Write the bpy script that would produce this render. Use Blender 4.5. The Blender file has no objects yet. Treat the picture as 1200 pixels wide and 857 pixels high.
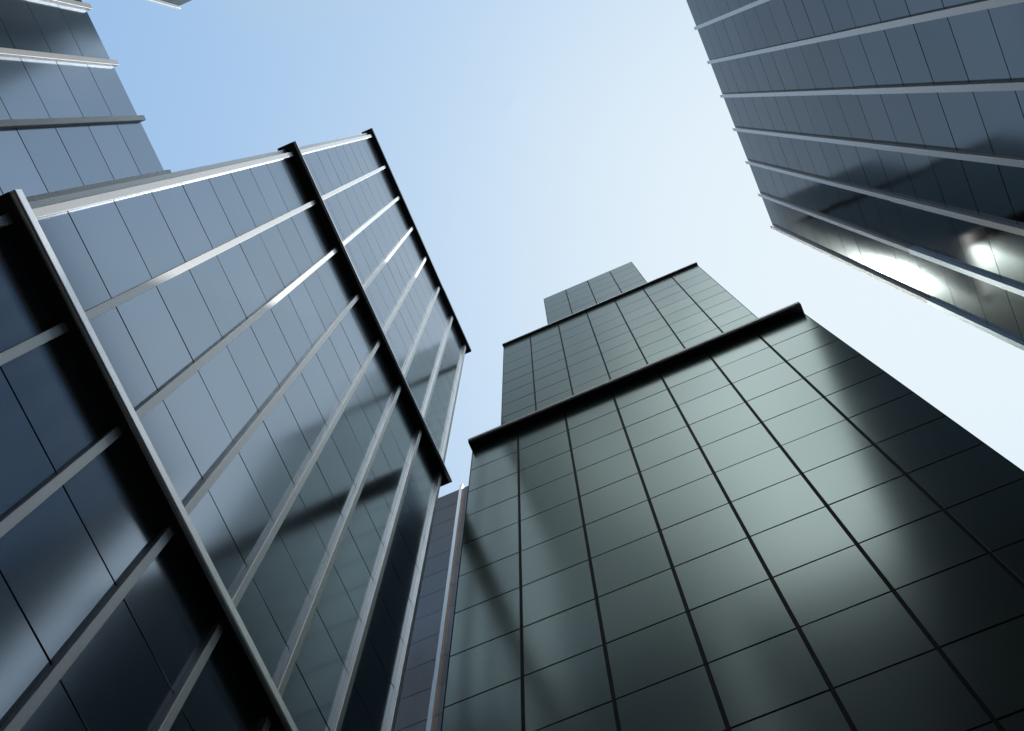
import bpy, bmesh, math, random
from mathutils import Vector, Matrix

# ------------------------------------------------------------------ camera
sc = bpy.context.scene
col = sc.collection
R = ((0.394989, -0.918686, -0.000055),      # world axis along image right
     (0.897913, 0.386070, -0.211428),       # image down
     (0.194257, 0.083462, 0.977394))        # into the picture
CAM_H = 1.6
cam_d = bpy.data.cameras.new("camera")
cam = bpy.data.objects.new("camera", cam_d)
col.objects.link(cam)
m = Matrix(((R[0][0], -R[1][0], -R[2][0], 0),
            (R[0][1], -R[1][1], -R[2][1], 0),
            (R[0][2], -R[1][2], -R[2][2], CAM_H),
            (0, 0, 0, 1)))
cam.matrix_world = m
FPX = 1420.67
cam_d.sensor_fit = 'HORIZONTAL'
cam_d.sensor_width = 36.0
cam_d.lens = 36.0 * FPX / 1200.0
cam_d.clip_start = 0.1
cam_d.clip_end = 5000
sc.camera = cam

# ------------------------------------------------------------------ light
SUN = Vector((1.06, -1.06, 4.2)).normalized()
w = bpy.data.worlds.new("World")
sc.world = w
w.use_nodes = True
nt = w.node_tree
nt.nodes.clear()
out = nt.nodes.new("ShaderNodeOutputWorld")
bg = nt.nodes.new("ShaderNodeBackground")
sky = nt.nodes.new("ShaderNodeTexSky")
sky.sky_type = 'NISHITA'
sky.sun_disc = False
sky.sun_elevation = math.asin(SUN.z)
sky.sun_rotation = math.atan2(SUN.x, SUN.y)
sky.altitude = 0
sky.air_density = 1.0
sky.dust_density = 1.0
sky.ozone_density = 1.0
bg.inputs["Strength"].default_value = 0.10
# a thin bright veil in the air: the sky's brightest part rolls off softly instead of burning out
sep = nt.nodes.new("ShaderNodeSeparateColor")
com = nt.nodes.new("ShaderNodeCombineColor")
nt.links.new(sky.outputs[0], sep.inputs[0])
for i, (k, top) in enumerate(((0.36, 8.15), (0.43, 9.15), (0.53, 9.75))):
    pw = nt.nodes.new("ShaderNodeMath")
    pw.operation = 'POWER'
    pw.inputs[0].default_value = math.exp(-k)
    nt.links.new(sep.outputs[i], pw.inputs[1])
    ma = nt.nodes.new("ShaderNodeMath")
    ma.operation = 'MULTIPLY_ADD'
    ma.inputs[1].default_value = -top
    ma.inputs[2].default_value = top
    nt.links.new(pw.outputs[0], ma.inputs[0])
    nt.links.new(ma.outputs[0], com.inputs[i])
# added bright cloud, out of view overhead, to brighten the stepped tower's reflections
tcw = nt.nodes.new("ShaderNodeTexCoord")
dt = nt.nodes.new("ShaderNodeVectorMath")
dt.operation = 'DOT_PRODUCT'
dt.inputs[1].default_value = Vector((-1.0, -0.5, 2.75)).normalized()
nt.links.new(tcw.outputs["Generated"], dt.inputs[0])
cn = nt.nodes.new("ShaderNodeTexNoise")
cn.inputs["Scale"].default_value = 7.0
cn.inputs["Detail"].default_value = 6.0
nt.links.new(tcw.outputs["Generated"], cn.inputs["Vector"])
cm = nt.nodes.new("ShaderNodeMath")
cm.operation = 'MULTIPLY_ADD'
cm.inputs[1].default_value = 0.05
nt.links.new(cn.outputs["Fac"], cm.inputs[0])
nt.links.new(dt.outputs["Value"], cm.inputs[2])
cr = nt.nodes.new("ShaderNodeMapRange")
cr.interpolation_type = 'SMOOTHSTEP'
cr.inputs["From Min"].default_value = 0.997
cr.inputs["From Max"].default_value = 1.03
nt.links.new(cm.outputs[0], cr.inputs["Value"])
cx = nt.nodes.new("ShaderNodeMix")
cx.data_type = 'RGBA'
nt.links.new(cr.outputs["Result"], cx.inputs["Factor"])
sx = nt.nodes.new("ShaderNodeSeparateXYZ")
nt.links.new(tcw.outputs["Generated"], sx.inputs[0])
hz = nt.nodes.new("ShaderNodeMapRange")            # added white veil on that side of the sky to whiten the tower's reflections
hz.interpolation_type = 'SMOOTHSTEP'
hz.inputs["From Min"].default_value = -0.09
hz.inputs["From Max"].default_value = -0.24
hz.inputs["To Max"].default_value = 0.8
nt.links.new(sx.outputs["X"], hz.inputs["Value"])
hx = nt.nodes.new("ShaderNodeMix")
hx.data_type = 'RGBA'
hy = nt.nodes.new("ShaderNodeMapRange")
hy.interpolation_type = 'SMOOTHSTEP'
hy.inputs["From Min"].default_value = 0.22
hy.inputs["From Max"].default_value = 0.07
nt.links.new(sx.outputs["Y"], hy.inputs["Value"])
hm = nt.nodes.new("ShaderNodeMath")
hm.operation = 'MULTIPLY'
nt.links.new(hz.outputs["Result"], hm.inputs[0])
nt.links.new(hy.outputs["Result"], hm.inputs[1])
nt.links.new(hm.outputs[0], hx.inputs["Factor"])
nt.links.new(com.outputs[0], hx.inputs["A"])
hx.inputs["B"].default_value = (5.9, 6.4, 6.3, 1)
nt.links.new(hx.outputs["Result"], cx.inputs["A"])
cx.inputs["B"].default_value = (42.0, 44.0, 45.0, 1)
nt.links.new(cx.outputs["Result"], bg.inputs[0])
nt.links.new(bg.outputs[0], out.inputs[0])

sun_d = bpy.data.lights.new("sun", 'SUN')
sun_d.energy = 2.0
sun_d.angle = math.radians(0.5)
sun_d.color = (1.0, 0.99, 0.975)
sun = bpy.data.objects.new("sun", sun_d)
sun.rotation_euler = SUN.to_track_quat('Z', 'Y').to_euler()
sun.location = SUN * 300
col.objects.link(sun)

vs = sc.view_settings
vs.view_transform = 'Standard'
vs.look = 'None'
vs.exposure = 0.0
vs.gamma = 1.0
vs.use_curve_mapping = False
sc.cycles.use_denoising = True
sc.cycles.max_bounces = 8
sc.cycles.glossy_bounces = 6
sc.cycles.caustics_reflective = False


# ------------------------------------------------------------------ materials
def new_mat(name):
    mt = bpy.data.materials.new(name)
    mt.use_nodes = True
    b = mt.node_tree.nodes["Principled BSDF"]
    return mt, mt.node_tree, b


def glass_mat(name, colr, edge, rough, diffuse=0.0):
    """solar-control glass: a tinted metallic coating, slightly wavy, with faint dirt"""
    mt, t, b = new_mat(name)
    b.inputs["Metallic"].default_value = 1.0 - diffuse
    b.inputs["Specular Tint"].default_value = (*edge, 1)
    tc = t.nodes.new("ShaderNodeTexCoord")
    n1 = t.nodes.new("ShaderNodeTexNoise")
    n1.inputs["Scale"].default_value = 0.35
    n1.inputs["Detail"].default_value = 5
    t.links.new(tc.outputs["Object"], n1.inputs["Vector"])
    mr = t.nodes.new("ShaderNodeMapRange")
    mr.inputs["To Min"].default_value = rough * 0.9
    mr.inputs["To Max"].default_value = rough * 1.12
    t.links.new(n1.outputs["Fac"], mr.inputs["Value"])
    t.links.new(mr.outputs["Result"], b.inputs["Roughness"])
    mx = t.nodes.new("ShaderNodeMix")
    mx.data_type = 'RGBA'
    mx.inputs["A"].default_value = (*[c * 0.95 for c in colr], 1)
    mx.inputs["B"].default_value = (*[min(1, c * 1.05) for c in colr], 1)
    t.links.new(n1.outputs["Fac"], mx.inputs["Factor"])
    oi = t.nodes.new("ShaderNodeObjectInfo")       # panes differ a little from one another
    m2 = t.nodes.new("ShaderNodeMapRange")
    m2.inputs["To Min"].default_value = 0.94
    m2.inputs["To Max"].default_value = 1.05
    t.links.new(oi.outputs["Random"], m2.inputs["Value"])
    hs = t.nodes.new("ShaderNodeHueSaturation")
    t.links.new(m2.outputs["Result"], hs.inputs["Value"])
    t.links.new(mx.outputs["Result"], hs.inputs["Color"])
    t.links.new(hs.outputs["Color"], b.inputs["Base Color"])
    return mt


def metal_mat(name, colr, metallic, rough, scale=8.0, spec=0.5):
    mt, t, b = new_mat(name)
    b.inputs["Metallic"].default_value = metallic
    b.inputs["Specular IOR Level"].default_value = spec
    tc = t.nodes.new("ShaderNodeTexCoord")
    n1 = t.nodes.new("ShaderNodeTexNoise")
    n1.inputs["Scale"].default_value = scale
    n1.inputs["Detail"].default_value = 4
    t.links.new(tc.outputs["Object"], n1.inputs["Vector"])
    mr = t.nodes.new("ShaderNodeMapRange")
    mr.inputs["To Min"].default_value = rough * 0.85
    mr.inputs["To Max"].default_value = rough * 1.15
    t.links.new(n1.outputs["Fac"], mr.inputs["Value"])
    t.links.new(mr.outputs["Result"], b.inputs["Roughness"])
    mx = t.nodes.new("ShaderNodeMix")
    mx.data_type = 'RGBA'
    mx.inputs["A"].default_value = (*[c * 0.92 for c in colr], 1)
    mx.inputs["B"].default_value = (*[min(1, c * 1.06) for c in colr], 1)
    t.links.new(n1.outputs["Fac"], mx.inputs["Factor"])
    t.links.new(mx.outputs["Result"], b.inputs["Base Color"])
    return mt


M = {}
M["blue_glass"] = glass_mat("blue_grey_glass", (0.36, 0.405, 0.46), (0.58, 0.64, 0.70), 0.135, 0.10)
M["dark_glass"] = glass_mat("dark_blue_glass", (0.268, 0.267, 0.262), (0.41, 0.41, 0.41), 0.105)
M["green_glass"] = glass_mat("green_grey_glass", (0.148, 0.176, 0.166), (0.315, 0.38, 0.37), 0.17, 0.42)
M["smoke_glass"] = metal_mat("smoke_panels", (0.24, 0.28, 0.30), 0.0, 0.85, 3.0, spec=0.03)
M["slate_glass"] = glass_mat("slate_glass", (0.25, 0.228, 0.215), (0.46, 0.43, 0.42), 0.18)
M["joint"] = metal_mat("black_joint", (0.004, 0.004, 0.005), 0.0, 0.7, spec=0.1)
M["silver"] = metal_mat("silver_aluminium", (0.95, 0.93, 0.895), 0.78, 0.45)
M["matte_silver"] = metal_mat("matte_aluminium", (0.96, 0.94, 0.91), 0.7, 0.6)
M["edge_silver"] = metal_mat("edge_aluminium", (0.97, 0.955, 0.94), 0.8, 0.36)
M["warm_silver"] = metal_mat("warm_aluminium", (0.82, 0.69, 0.59), 0.7, 0.42)
M["black_metal"] = metal_mat("black_anodised", (0.012, 0.012, 0.0125), 0.0, 0.35)
M["bronze_edge"] = metal_mat("bronze_edge", (0.80, 0.74, 0.72), 0.0, 0.45)
M["roofing"] = metal_mat("roof_gravel", (0.2, 0.2, 0.19), 0.0, 0.9, 3.0)


def ground_mat():
    mt, t, b = new_mat("dark_paving")
    tc = t.nodes.new("ShaderNodeTexCoord")
    br = t.nodes.new("ShaderNodeTexBrick")
    br.inputs["Scale"].default_value = 1.0
    br.inputs["Color1"].default_value = (0.15, 0.15, 0.148, 1)
    br.inputs["Color2"].default_value = (0.18, 0.178, 0.172, 1)
    br.inputs["Mortar"].default_value = (0.02, 0.02, 0.02, 1)
    br.inputs["Mortar Size"].default_value = 0.008
    br.inputs["Brick Width"].default_value = 1.2
    br.inputs["Row Height"].default_value = 0.6
    t.links.new(tc.outputs["Object"], br.inputs["Vector"])
    t.links.new(br.outputs["Color"], b.inputs["Base Color"])
    b.inputs["Roughness"].default_value = 0.75
    return mt


M["ground"] = ground_mat()


# ------------------------------------------------------------------ mesh helpers
def link_mesh(name, bm, mat, parent=None, smooth=False):
    me = bpy.data.meshes.new(name)
    bmesh.ops.recalc_face_normals(bm, faces=bm.faces[:])
    bm.to_mesh(me)
    bm.free()
    me.materials.append(M[mat])
    if smooth:
        for p in me.polygons:
            p.use_smooth = True
        me.set_sharp_from_angle(angle=math.radians(40))
    o = bpy.data.objects.new(name, me)
    col.objects.link(o)
    if parent is not None:
        o.parent = parent
    return o


def add_box(bm, lo, hi, bevel=0.0):
    vs_ = [bm.verts.new((x, y, z)) for x in (lo[0], hi[0]) for y in (lo[1], hi[1]) for z in (lo[2], hi[2])]
    fs = [bm.faces.new([vs_[i] for i in f]) for f in
          ((0, 1, 3, 2), (4, 6, 7, 5), (0, 4, 5, 1), (2, 3, 7, 6), (0, 2, 6, 4), (1, 5, 7, 3))]
    if bevel:
        es = list({e for f in fs for e in f.edges})
        bmesh.ops.bevel(bm, geom=es, offset=bevel, segments=2, affect='EDGES', profile=0.6)


def empty(name, loc, label, cat, group):
    o = bpy.data.objects.new(name, None)
    o.empty_display_size = 2
    o.location = loc
    col.objects.link(o)
    o["label"] = label
    o["category"] = cat
    o["group"] = group
    return o


class Face:
    """one vertical facade of a tower: origin, direction along it, outward normal (world axes)"""

    def __init__(s, root, origin, u, n):
        s.root = root
        s.o = Vector(origin) - root.location
        s.u = Vector(u)
        s.n = Vector(n)

    def p(s, a, d, z):
        v = s.o + s.u * a + s.n * d
        return Vector((v.x, v.y, z))

    def box(s, bm, a0, a1, d0, d1, z0, z1, bevel=0.0):
        p, q = s.p(a0, d0, z0), s.p(a1, d1, z1)
        lo = [min(p[i], q[i]) for i in range(3)]
        hi = [max(p[i], q[i]) for i in range(3)]
        add_box(bm, lo, hi, bevel)

    def panel(s, bm, a0, a1, z0, z1, d0=-0.012, d1=0.025, ch=0.008):
        """a cladding panel with a small chamfered edge"""
        back = [s.p(a, d0, z) for a, z in ((a0, z0), (a1, z0), (a1, z1), (a0, z1))]
        rnd = random.Random(f"{a0:.2f} {z0:.2f} {s.o.x:.1f}")
        tx, tz = rnd.uniform(-.0035, .0035), rnd.uniform(-.0035, .0035)
        tilt = lambda a, z: tx * (1 if a > (a0 + a1) / 2 else -1) + tz * (1 if z > (z0 + z1) / 2 else -1)
        mid = [s.p(a, d1 - ch + tilt(a, z), z) for a, z in ((a0, z0), (a1, z0), (a1, z1), (a0, z1))]
        fr = [s.p(a, d1 + tilt(a, z), z) for a, z in ((a0 + ch, z0 + ch), (a1 - ch, z0 + ch), (a1 - ch, z1 - ch), (a0 + ch, z1 - ch))]
        B, Md, F = ([bm.verts.new(v) for v in L] for L in (back, mid, fr))
        bm.faces.new(F)
        for i in range(4):
            j = (i + 1) % 4
            bm.faces.new((B[i], B[j], Md[j], Md[i]))
            bm.faces.new((Md[i], Md[j], F[j], F[i]))

    def profile(s, bm, pts, z0, z1):
        """extrude an (a, d) outline vertically"""
        lo = [bm.verts.new(s.p(a, d, z0)) for a, d in pts]
        hi = [bm.verts.new(s.p(a, d, z1)) for a, d in pts]
        bm.faces.new(lo)
        bm.faces.new(hi)
        for i in range(len(pts)):
            j = (i + 1) % len(pts)
            bm.faces.new((lo[i], lo[j], hi[j], hi[i]))


def mullion_outline(a, wd, dp, rnd=0.1, d0=0.026):
    """flat sides, a nose that is either rounded or square with eased corners"""
    h = wd / 2
    r = h * rnd
    seg = 8 if rnd > 0.5 else 1
    pts = [(a - h, d0)]
    for k in range(seg + 1):
        t = math.pi / 2 * k / seg
        pts.append((a - h + r - r * math.cos(t), dp - r + r * math.sin(t)))
    for k in range(seg + 1):
        t = math.pi / 2 * (1 - k / seg)
        pts.append((a + h - r + r * math.cos(t), dp - r + r * math.sin(t)))
    return pts + [(a + h, d0)]


def world_pt(face, a, z):
    v = face.p(a, 0.02, z) + face.root.location
    return v


def shown_area(pts):
    """pixels of the 1200x857 picture a convex polygon covers"""
    poly = []
    for v in pts:
        d = (v.x, v.y, v.z - CAM_H)
        c = [sum(R[k][i] * d[i] for i in range(3)) for k in range(3)]
        if c[2] <= 0.5:
            return 0.0
        poly.append((600 + FPX * c[0] / c[2], 428.5 + FPX * c[1] / c[2]))
    for ax, lim, sg in ((0, 0, 1), (0, 1200, -1), (1, 0, 1), (1, 857, -1)):
        res = []
        for i in range(len(poly)):
            a, b = poly[i - 1], poly[i]
            ia, ib = (a[ax] - lim) * sg >= 0, (b[ax] - lim) * sg >= 0
            if ia != ib:
                t = (lim - a[ax]) / (b[ax] - a[ax])
                res.append((a[0] + t * (b[0] - a[0]), a[1] + t * (b[1] - a[1])))
            if ib:
                res.append(b)
        poly = res
        if not poly:
            return 0.0
    return abs(sum(poly[i - 1][0] * poly[i][1] - poly[i][0] * poly[i - 1][1] for i in range(len(poly)))) / 2


def clad(root, mat, jobs, keep=100, hidden=None):
    """jobs: (face, columns, rows, gap_v, gap_h, in_view). The panels that show largest become parts, the rest one part."""
    cand, rest = [], []
    for face, cols, rows, gv, gh, view in jobs:
        for a0, a1 in zip(cols[:-1], cols[1:]):
            for z0, z1 in zip(rows[:-1], rows[1:]):
                q = (face, a0 + gv / 2, a1 - gv / 2, z0 + gh / 2, z1 - gh / 2)
                ar = 0.0
                if view:
                    ar = shown_area([world_pt(face, a, z) for a, z in ((q[1], q[3]), (q[2], q[3]), (q[2], q[4]), (q[1], q[4]))])
                    if ar and hidden and hidden(face, (a0 + a1) / 2, (z0 + z1) / 2):
                        ar = 0.0
                (cand if ar > 4 else rest).append((ar, q))
    cand.sort(key=lambda t: -t[0])
    rest += cand[keep:]
    for ar, (f, a0, a1, z0, z1) in cand[:keep]:
        bm = bmesh.new()
        f.panel(bm, a0, a1, z0, z1)
        link_mesh("glass_panel", bm, mat, root)
    if rest:
        bm = bmesh.new()
        for ar, (f, a0, a1, z0, z1) in rest:
            f.panel(bm, a0, a1, z0, z1)
        o = link_mesh("glass_panel", bm, mat, root)
        o["kind"] = "stuff"


def rows_from(z_ref, step, z_lo, z_hi, eps=0.5):
    k0 = math.ceil((z_lo - z_ref) / step)
    z = [z_lo]
    k = k0
    while z_ref + k * step < z_hi - eps:
        if z_ref + k * step > z_lo + eps:
            z.append(z_ref + k * step)
        k += 1
    return z + [z_hi]


def even(a0, a1, n):
    return [a0 + (a1 - a0) * i / n for i in range(n + 1)]


def core(root, lo, hi, name="tower_core"):
    bm = bmesh.new()
    add_box(bm, [lo[i] - root.location[i] for i in range(3)], [hi[i] - root.location[i] for i in range(3)])
    return link_mesh(name, bm, "joint", root)


def roof(root, lo, hi, parapet=0.35):
    x, y = root.location.x, root.location.y
    bm = bmesh.new()
    add_box(bm, (lo[0] - x + .4, lo[1] - y + .4, lo[2] + .003), (hi[0] - x - .4, hi[1] - y - .4, lo[2] + .12))
    return link_mesh("roof", bm, "roofing", root)


def mullion(root, face, a, wd, dp, z0, z1, mat="silver", rnd=0.06):
    bm = bmesh.new()
    face.profile(bm, mullion_outline(a, wd, dp, rnd), z0, z1)
    return link_mesh("mullion", bm, mat, root, smooth=True)


GROUP = "glass office towers around the plaza"
G = CAM_H           # heights below are measured from the camera, G brings them to the ground


# ------------------------------------------------------------------ ground
bm = bmesh.new()
s_ = 3000
bm.faces.new([bm.verts.new(v) for v in ((-s_, -s_, 0), (s_, -s_, 0), (s_, s_, 0), (-s_, s_, 0))])
g = link_mesh("ground", bm, "ground")
g["kind"] = "structure"


# ------------------------------------------------------------------ stepped green-grey tower
root = empty("office_tower", (26, -0.3, 0),
             "stepped green grey glass tower with black ledges between its three tiers", "skyscraper", GROUP)
# tier: front X, side Ys, back X, z0, z1, verticals, joint reference, step
T1 = dict(x=15.8, yl=9.09, yr=-9.74, xb=38, z0=0.0, z1=62.3 + G,
          v=[9.09, 6.44, 3.745, 1.04, -1.64, -4.35, -7.06, -9.74], ref=1.709 * 15.8 + G, st=.2217 * 15.8)
T2 = dict(x=19.4, yl=9.16, yr=-9.58, xb=36, z0=62.3 + G, z1=107.0 + G,
          v=[9.16, 6.55, 3.83, 1.09, -1.62, -4.32, -7.05, -9.58], ref=5.4539 * 19.4 + G, st=3.45)
T3 = dict(x=21.4, yl=5.28, yr=-5.5, xb=33, z0=107.0 + G, z1=136.3 + G,
          v=[5.28, 2.59, -0.07, -2.79, -5.5], ref=136.3 + G, st=3.5)


def c_hidden(face, a, z):
    return False


jobs = []
for i, t in enumerate((T1, T2, T3)):
    core(root, (t["x"], t["yr"], t["z0"]), (t["xb"], t["yl"], t["z1"]))
    rows = rows_from(t["ref"], t["st"], t["z0"], t["z1"])
    fr = Face(root, (t["x"], 0, 0), (0, 1, 0), (-1, 0, 0))
    jobs.append((fr, t["v"][::-1], rows, 0.11, 0.075, True))
    nx = round((t["xb"] - t["x"]) / 2.75)
    for yy, nn in ((t["yl"], 1), (t["yr"], -1)):
        f2 = Face(root, (t["x"], yy, 0), (1, 0, 0), (0, nn, 0))
        jobs.append((f2, even(0.0, t["xb"] - t["x"], nx), rows, 0.11, 0.075, False))
    fb = Face(root, (t["xb"], 0, 0), (0, 1, 0), (1, 0, 0))
    jobs.append((fb, t["v"][::-1], rows, 0.11, 0.075, False))
clad(root, "green_glass", jobs)
for t, oh, hh in ((T1, 0.5, 0.5), (T2, 0.22, 0.32)):
    bm = bmesh.new()
    lo = (t["x"] - oh, t["yr"] - 0.04, t["z1"])
    hi = (t["x"] + 3.0, t["yl"] + 0.04, t["z1"] + hh)
    L = root.location
    add_box(bm, [lo[i] - L[i] for i in range(3)], [hi[i] - L[i] for i in range(3)], 0.02)
    led = link_mesh("ledge", bm, "black_metal", root)
    bm = bmesh.new()
    add_box(bm, (lo[0] - L[0] - .05, lo[1] - L[1] + .01, lo[2] + hh * .3), (lo[0] - L[0] - .003, hi[1] - L[1] - .01, lo[2] + hh - .02), 0.008)
    link_mesh("metal_edge", bm, "bronze_edge", led)
for t in (T1, T2, T3):
    zt = t["z1"] + (0 if t is T3 else 0.35)
    roof(root, (t["x"], t["yr"], t["z1"]), (t["xb"], t["yl"], t["z1"]))


# ------------------------------------------------------------------ ledged blue tower
root = empty("office_tower", (7, 20, 0),
             "blue grey glass tower with three deep black ledges and silver vertical bars", "skyscraper", GROUP)
LY, LX0, LX1, LYB = 11.06, -2.16, 16.02, 31.0
LZ = 94.95 + G
core(root, (LX0, LY, 0), (LX1, LYB, LZ))
rows = rows_from(29.86 + G, 3.503, 0, LZ)
bars = [-2.03 + 2.566 * i for i in range(8)]
fr = Face(root, (0, LY, 0), (1, 0, 0), (0, -1, 0))
jobs = [(fr, [LX0] + bars[1:-1] + [LX1], rows, 0.03, 0.055, True)]
fl = Face(root, (LX0, LY, 0), (0, 1, 0), (-1, 0, 0))
fq = Face(root, (LX1, LY, 0), (0, 1, 0), (1, 0, 0))
fb = Face(root, (0, LYB, 0), (1, 0, 0), (0, 1, 0))
side = even(0, LYB - LY, 8)
jobs += [(fl, side, rows, 0.03, 0.055, False), (fq, side, rows, 0.03, 0.055, False),
         (fb, [LX0] + bars[1:-1] + [LX1], rows, 0.03, 0.055, False)]
clad(root, "blue_glass", jobs)
ledges = ((26.18 + G, 26.76 + G), (60.65 + G, 61.23 + G), (94.95 + G, 95.45 + G))
zs = [0.0] + [z for l in ledges for z in l]
for k in range(3):
    z0, z1 = (0.0 if k == 0 else ledges[k - 1][1]), ledges[k][0]
    for a in bars:
        mullion(root, fr, a, 0.22, 0.20, z0, z1 - 0.004)
    for f2 in (fl, fq):
        for a in side[:1] + side[1:]:
            mullion(root, f2, a + (0.16 if a == 0 else (-0.16 if a == side[-1] else 0)), 0.22, 0.20, z0, z1 - 0.004)
L = root.location
for k, (z0, z1) in enumerate(ledges):
    bm = bmesh.new()
    x0, x1, y0, y1 = -2.56, 16.55, 10.64, 11.50
    add_box(bm, (x0 - L[0], y0 - L[1], z0), (x1 - L[0], y1 - L[1], z1), 0.03)
    led = link_mesh("ledge", bm, "black_metal", root)
    if k < 2:
        bm = bmesh.new()
        hh = z1 - z0
        prof = [(-.003, .0), (-.07, -.012), (-.105, .0), (-.125, .025), (-.13, .06), (-.128, .09), (-.058, .56), (-.003, hh - .003)]
        ends = [[bm.verts.new((x, y0 - L[1] + d, z0 + z)) for d, z in prof] for x in (x0 - L[0] + .01, x1 - L[0] - .01)]
        for e in ends:
            bm.faces.new(e)
        for q in range(len(prof)):
            r_ = (q + 1) % len(prof)
            bm.faces.new((ends[0][q], ends[0][r_], ends[1][r_], ends[1][q]))
        link_mesh("metal_edge", bm, "edge_silver", led, smooth=True)
roof(root, (LX0, LY, LZ), (LX1, LYB, LZ))


# ------------------------------------------------------------------ dark tower on the right
root = empty("office_tower", (0, -24, 0),
             "dark blue glass tower with silver bars at the upper right, no ledges", "skyscraper", GROUP)
RY, RX0, RX1, RYB = -14.4, -15.3, 16.05, -34.0
RZ = 6.305 * 14.4 + G
core(root, (RX0, RYB, 0), (RX1, RY, RZ))
step = .2432 * 14.4
rows = rows_from(RZ, step, 0, RZ)
fr = Face(root, (0, RY, 0), (1, 0, 0), (0, 1, 0))
sp = 2.594
bars = [16.0 - 0.06 - sp * i for i in range(13)][::-1]
cols = [RX0] + bars[1:-1] + [RX1]
jobs = [(fr, cols, rows, 0.03, 0.055, True)]
fl = Face(root, (RX0, RY, 0), (0, -1, 0), (-1, 0, 0))
fq = Face(root, (RX1, RY, 0), (0, -1, 0), (1, 0, 0))
fb = Face(root, (0, RYB, 0), (1, 0, 0), (0, -1, 0))
side = even(0, RY - RYB, 8)
jobs += [(fl, side, rows, 0.03, 0.055, False), (fq, side, rows, 0.03, 0.055, False), (fb, cols, rows, 0.03, 0.055, False)]
clad(root, "dark_glass", jobs)
zst = RZ - 10 * step
for a in bars:
    mullion(root, fr, a, 0.24, 0.20, zst + 0.0, RZ + 0.1, "warm_silver")
    mullion(root, fr, a, 0.26, 0.225, 0, zst - 0.004, "edge_silver" if a > 12 else "warm_silver")  # brighter metal on the end bars stands in for reflected sun glare
for f2 in (fl, fq):
    for i, a in enumerate(side):
        mullion(root, f2, a + (0.16 if i == 0 else (-0.16 if i == 8 else 0)), 0.24, 0.20, 0, RZ + 0.1, "warm_silver")
roof(root, (RX0, RYB, RZ), (RX1, RY, RZ))


# ------------------------------------------------------------------ tower behind the ledged one, upper left
root = empty("office_tower", (-9, 25, 0),
             "blue glass tower with silver bars in the upper left corner, behind the ledged tower", "skyscraper", GROUP)
TY, TX1 = 15.66, -3.30
spt = .1705 * 15.35
bars = [-3.33 - spt * i for i in range(5)]
TX0, TYB = bars[-1] - 0.15, 34.0
TZ = 3.545 * 15.66 + G
core(root, (TX0, TY, 0), (TX1 + 0.1, TYB, TZ))
rows = rows_from(TZ, 3.503, 0, TZ)
fr = Face(root, (0, TY, 0), (1, 0, 0), (0, -1, 0))
cols = [TX0] + bars[1:-1][::-1] + [TX1 + 0.1]
fl = Face(root, (TX0, TY, 0), (0, 1, 0), (-1, 0, 0))
fq = Face(root, (TX1 + 0.1, TY, 0), (0, 1, 0), (1, 0, 0))
fb = Face(root, (0, TYB, 0), (1, 0, 0), (0, 1, 0))
side = even(0, TYB - TY, 7)
clad(root, "blue_glass", [(fr, cols, rows, 0.03, 0.055, True), (fl, side, rows, 0.03, 0.055, False),
                          (fq, side, rows, 0.03, 0.055, False), (fb, cols, rows, 0.03, 0.055, False)])
for a in bars:
    mullion(root, fr, a, 0.23, 0.24, 0, TZ + 0.18, "matte_silver")
for f2 in (fl, fq):
    for i, a in enumerate(side):
        mullion(root, f2, a + (0.16 if i == 0 else (-0.16 if i == 7 else 0)), 0.23, 0.24, 0, TZ + 0.18, "matte_silver")
roof(root, (TX0, TY, TZ), (TX1 + .1, TYB, TZ))


# ------------------------------------------------------------------ slim slate tower seen in the gap
root = empty("office_tower", (36, 16.5, 0),
             "narrow slate grey tower seen in the gap between the ledged tower and the stepped tower", "skyscraper", GROUP)
DX = 27.2
DZ = 3.553 * 27.2 + G
DY0, DY1, DXB = 8.0, 27.0, 44.0
core(root, (DX, DY0, 0), (DXB, DY1, DZ))
rows = rows_from(3.5541 * 27.2 + G, .1290 * 27.2, 0, DZ)
fr = Face(root, (DX, 0, 0), (0, 1, 0), (-1, 0, 0))
bars = [16.2 - 2.7 * 3, 16.2, 16.2 + 2.7 * 2, 16.2 + 2.7 * 4 - .2]
cols = [DY0, 10.8, 13.5, 16.2, 18.9, 21.6, 24.3, DY1]
fl = Face(root, (DX, DY0, 0), (1, 0, 0), (0, -1, 0))
fq = Face(root, (DX, DY1, 0), (1, 0, 0), (0, 1, 0))
fb = Face(root, (DXB, 0, 0), (0, 1, 0), (1, 0, 0))
side = even(0, DXB - DX, 6)
clad(root, "slate_glass", [(fr, [8.0, 16.2, 21.6, 27.0], rows, 0.02, 0.05, True), (fl, side, rows, 0.03, 0.055, False),
                           (fq, side, rows, 0.03, 0.055, False), (fb, cols, rows, 0.03, 0.055, False)])
zst = 2.27 * 27.2 + G
for a in bars:
    mullion(root, fr, a, 0.26, 0.27, zst, DZ + 0.3, "silver")
    mullion(root, fr, a, 0.28, 0.30, 0, zst - 0.004, "silver")
roof(root, (DX, DY0, DZ), (DXB, DY1, DZ))


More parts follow.
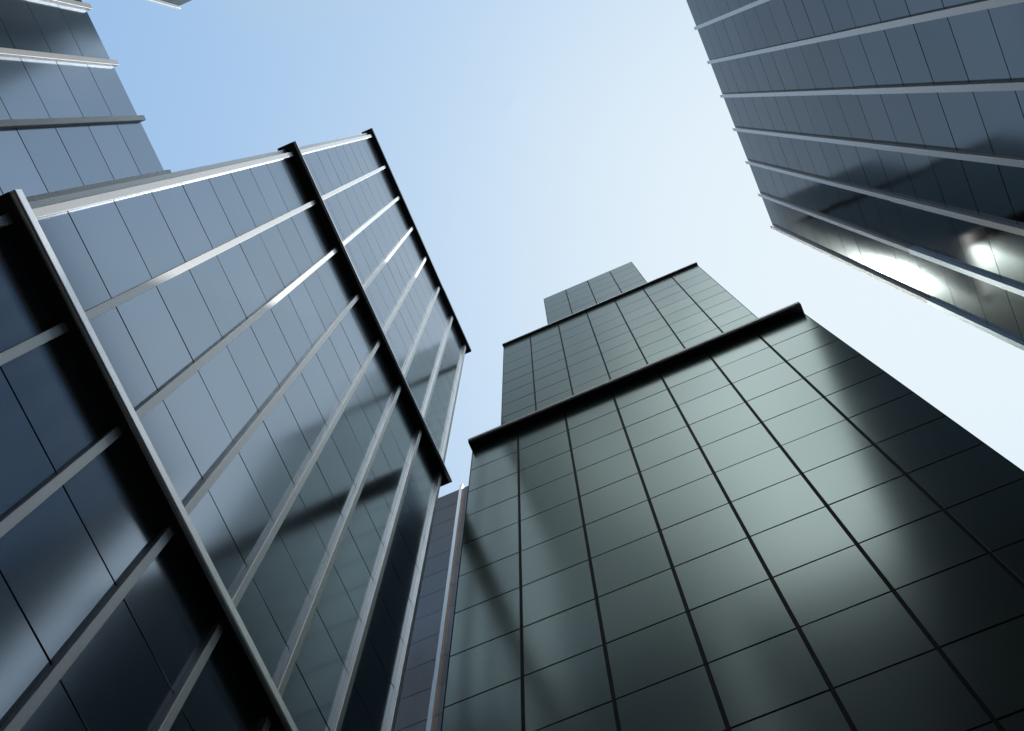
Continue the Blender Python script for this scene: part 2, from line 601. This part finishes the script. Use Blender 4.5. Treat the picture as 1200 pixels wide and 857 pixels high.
# ------------------------------------------------------------------ tower whose roof corner shows at the top edge
root = empty("office_tower", (-28, 12, 0),
             "tower of which only a roof corner with a silver bar shows at the top edge", "skyscraper", GROUP)
EX = -18.2
EZ = 5.76 * 18.2 + G
EY1, EY0, EXB = 1.235 * 18.2, 2.4, -36.0
core(root, (EXB, EY0, 0), (EX, EY1, EZ))
rows = rows_from(EZ, 3.503, 0, EZ)
fr = Face(root, (EX, 0, 0), (0, 1, 0), (1, 0, 0))
cols = even(EY0, EY1, 8)
fl = Face(root, (EX, EY0, 0), (-1, 0, 0), (0, -1, 0))
fq = Face(root, (EX, EY1, 0), (-1, 0, 0), (0, 1, 0))
fb = Face(root, (EXB, 0, 0), (0, 1, 0), (-1, 0, 0))
side = even(0, EX - EXB, 6)
clad(root, "smoke_glass", [(fr, cols, rows, 0.03, 0.055, True), (fl, side, rows, 0.03, 0.055, False),
                          (fq, side, rows, 0.03, 0.055, False), (fb, cols, rows, 0.03, 0.055, False)])
for f2, a in ((fr, cols[-1] - 0.11), (fq, side[0] + 0.16)):
    mullion(root, f2, a, 0.24, 0.27, 0, EZ + 0.02, "matte_silver")
roof(root, (EXB, EY0, EZ), (EX, EY1, EZ))


# ------------------------------------------------------------------ dark tower beyond the top edge, mirrored low in the stepped tower
root = empty("office_tower", (-27, -11.5, 0),
             "dark tower past the top edge, seen only mirrored low in the stepped tower's panels", "skyscraper", GROUP)
VX, VXB, VY1, VY0, VZ = -18.2, -36.0, -0.8, -22.0, 104.0 + G
core(root, (VXB, VY0, 0), (VX, VY1, VZ))
rows = rows_from(VZ, 3.503, 0, VZ)
fr = Face(root, (VX, 0, 0), (0, 1, 0), (1, 0, 0))
cols = even(VY0, VY1, 8)
fl = Face(root, (VX, VY0, 0), (-1, 0, 0), (0, -1, 0))
fq = Face(root, (VX, VY1, 0), (-1, 0, 0), (0, 1, 0))
fb = Face(root, (VXB, 0, 0), (0, 1, 0), (-1, 0, 0))
side = even(0, VX - VXB, 6)
clad(root, "smoke_glass", [(f, c, rows, 0.03, 0.055, False) for f, c in ((fr, cols), (fl, side), (fq, side), (fb, cols))])
roof(root, (VXB, VY0, VZ), (VX, VY1, VZ))
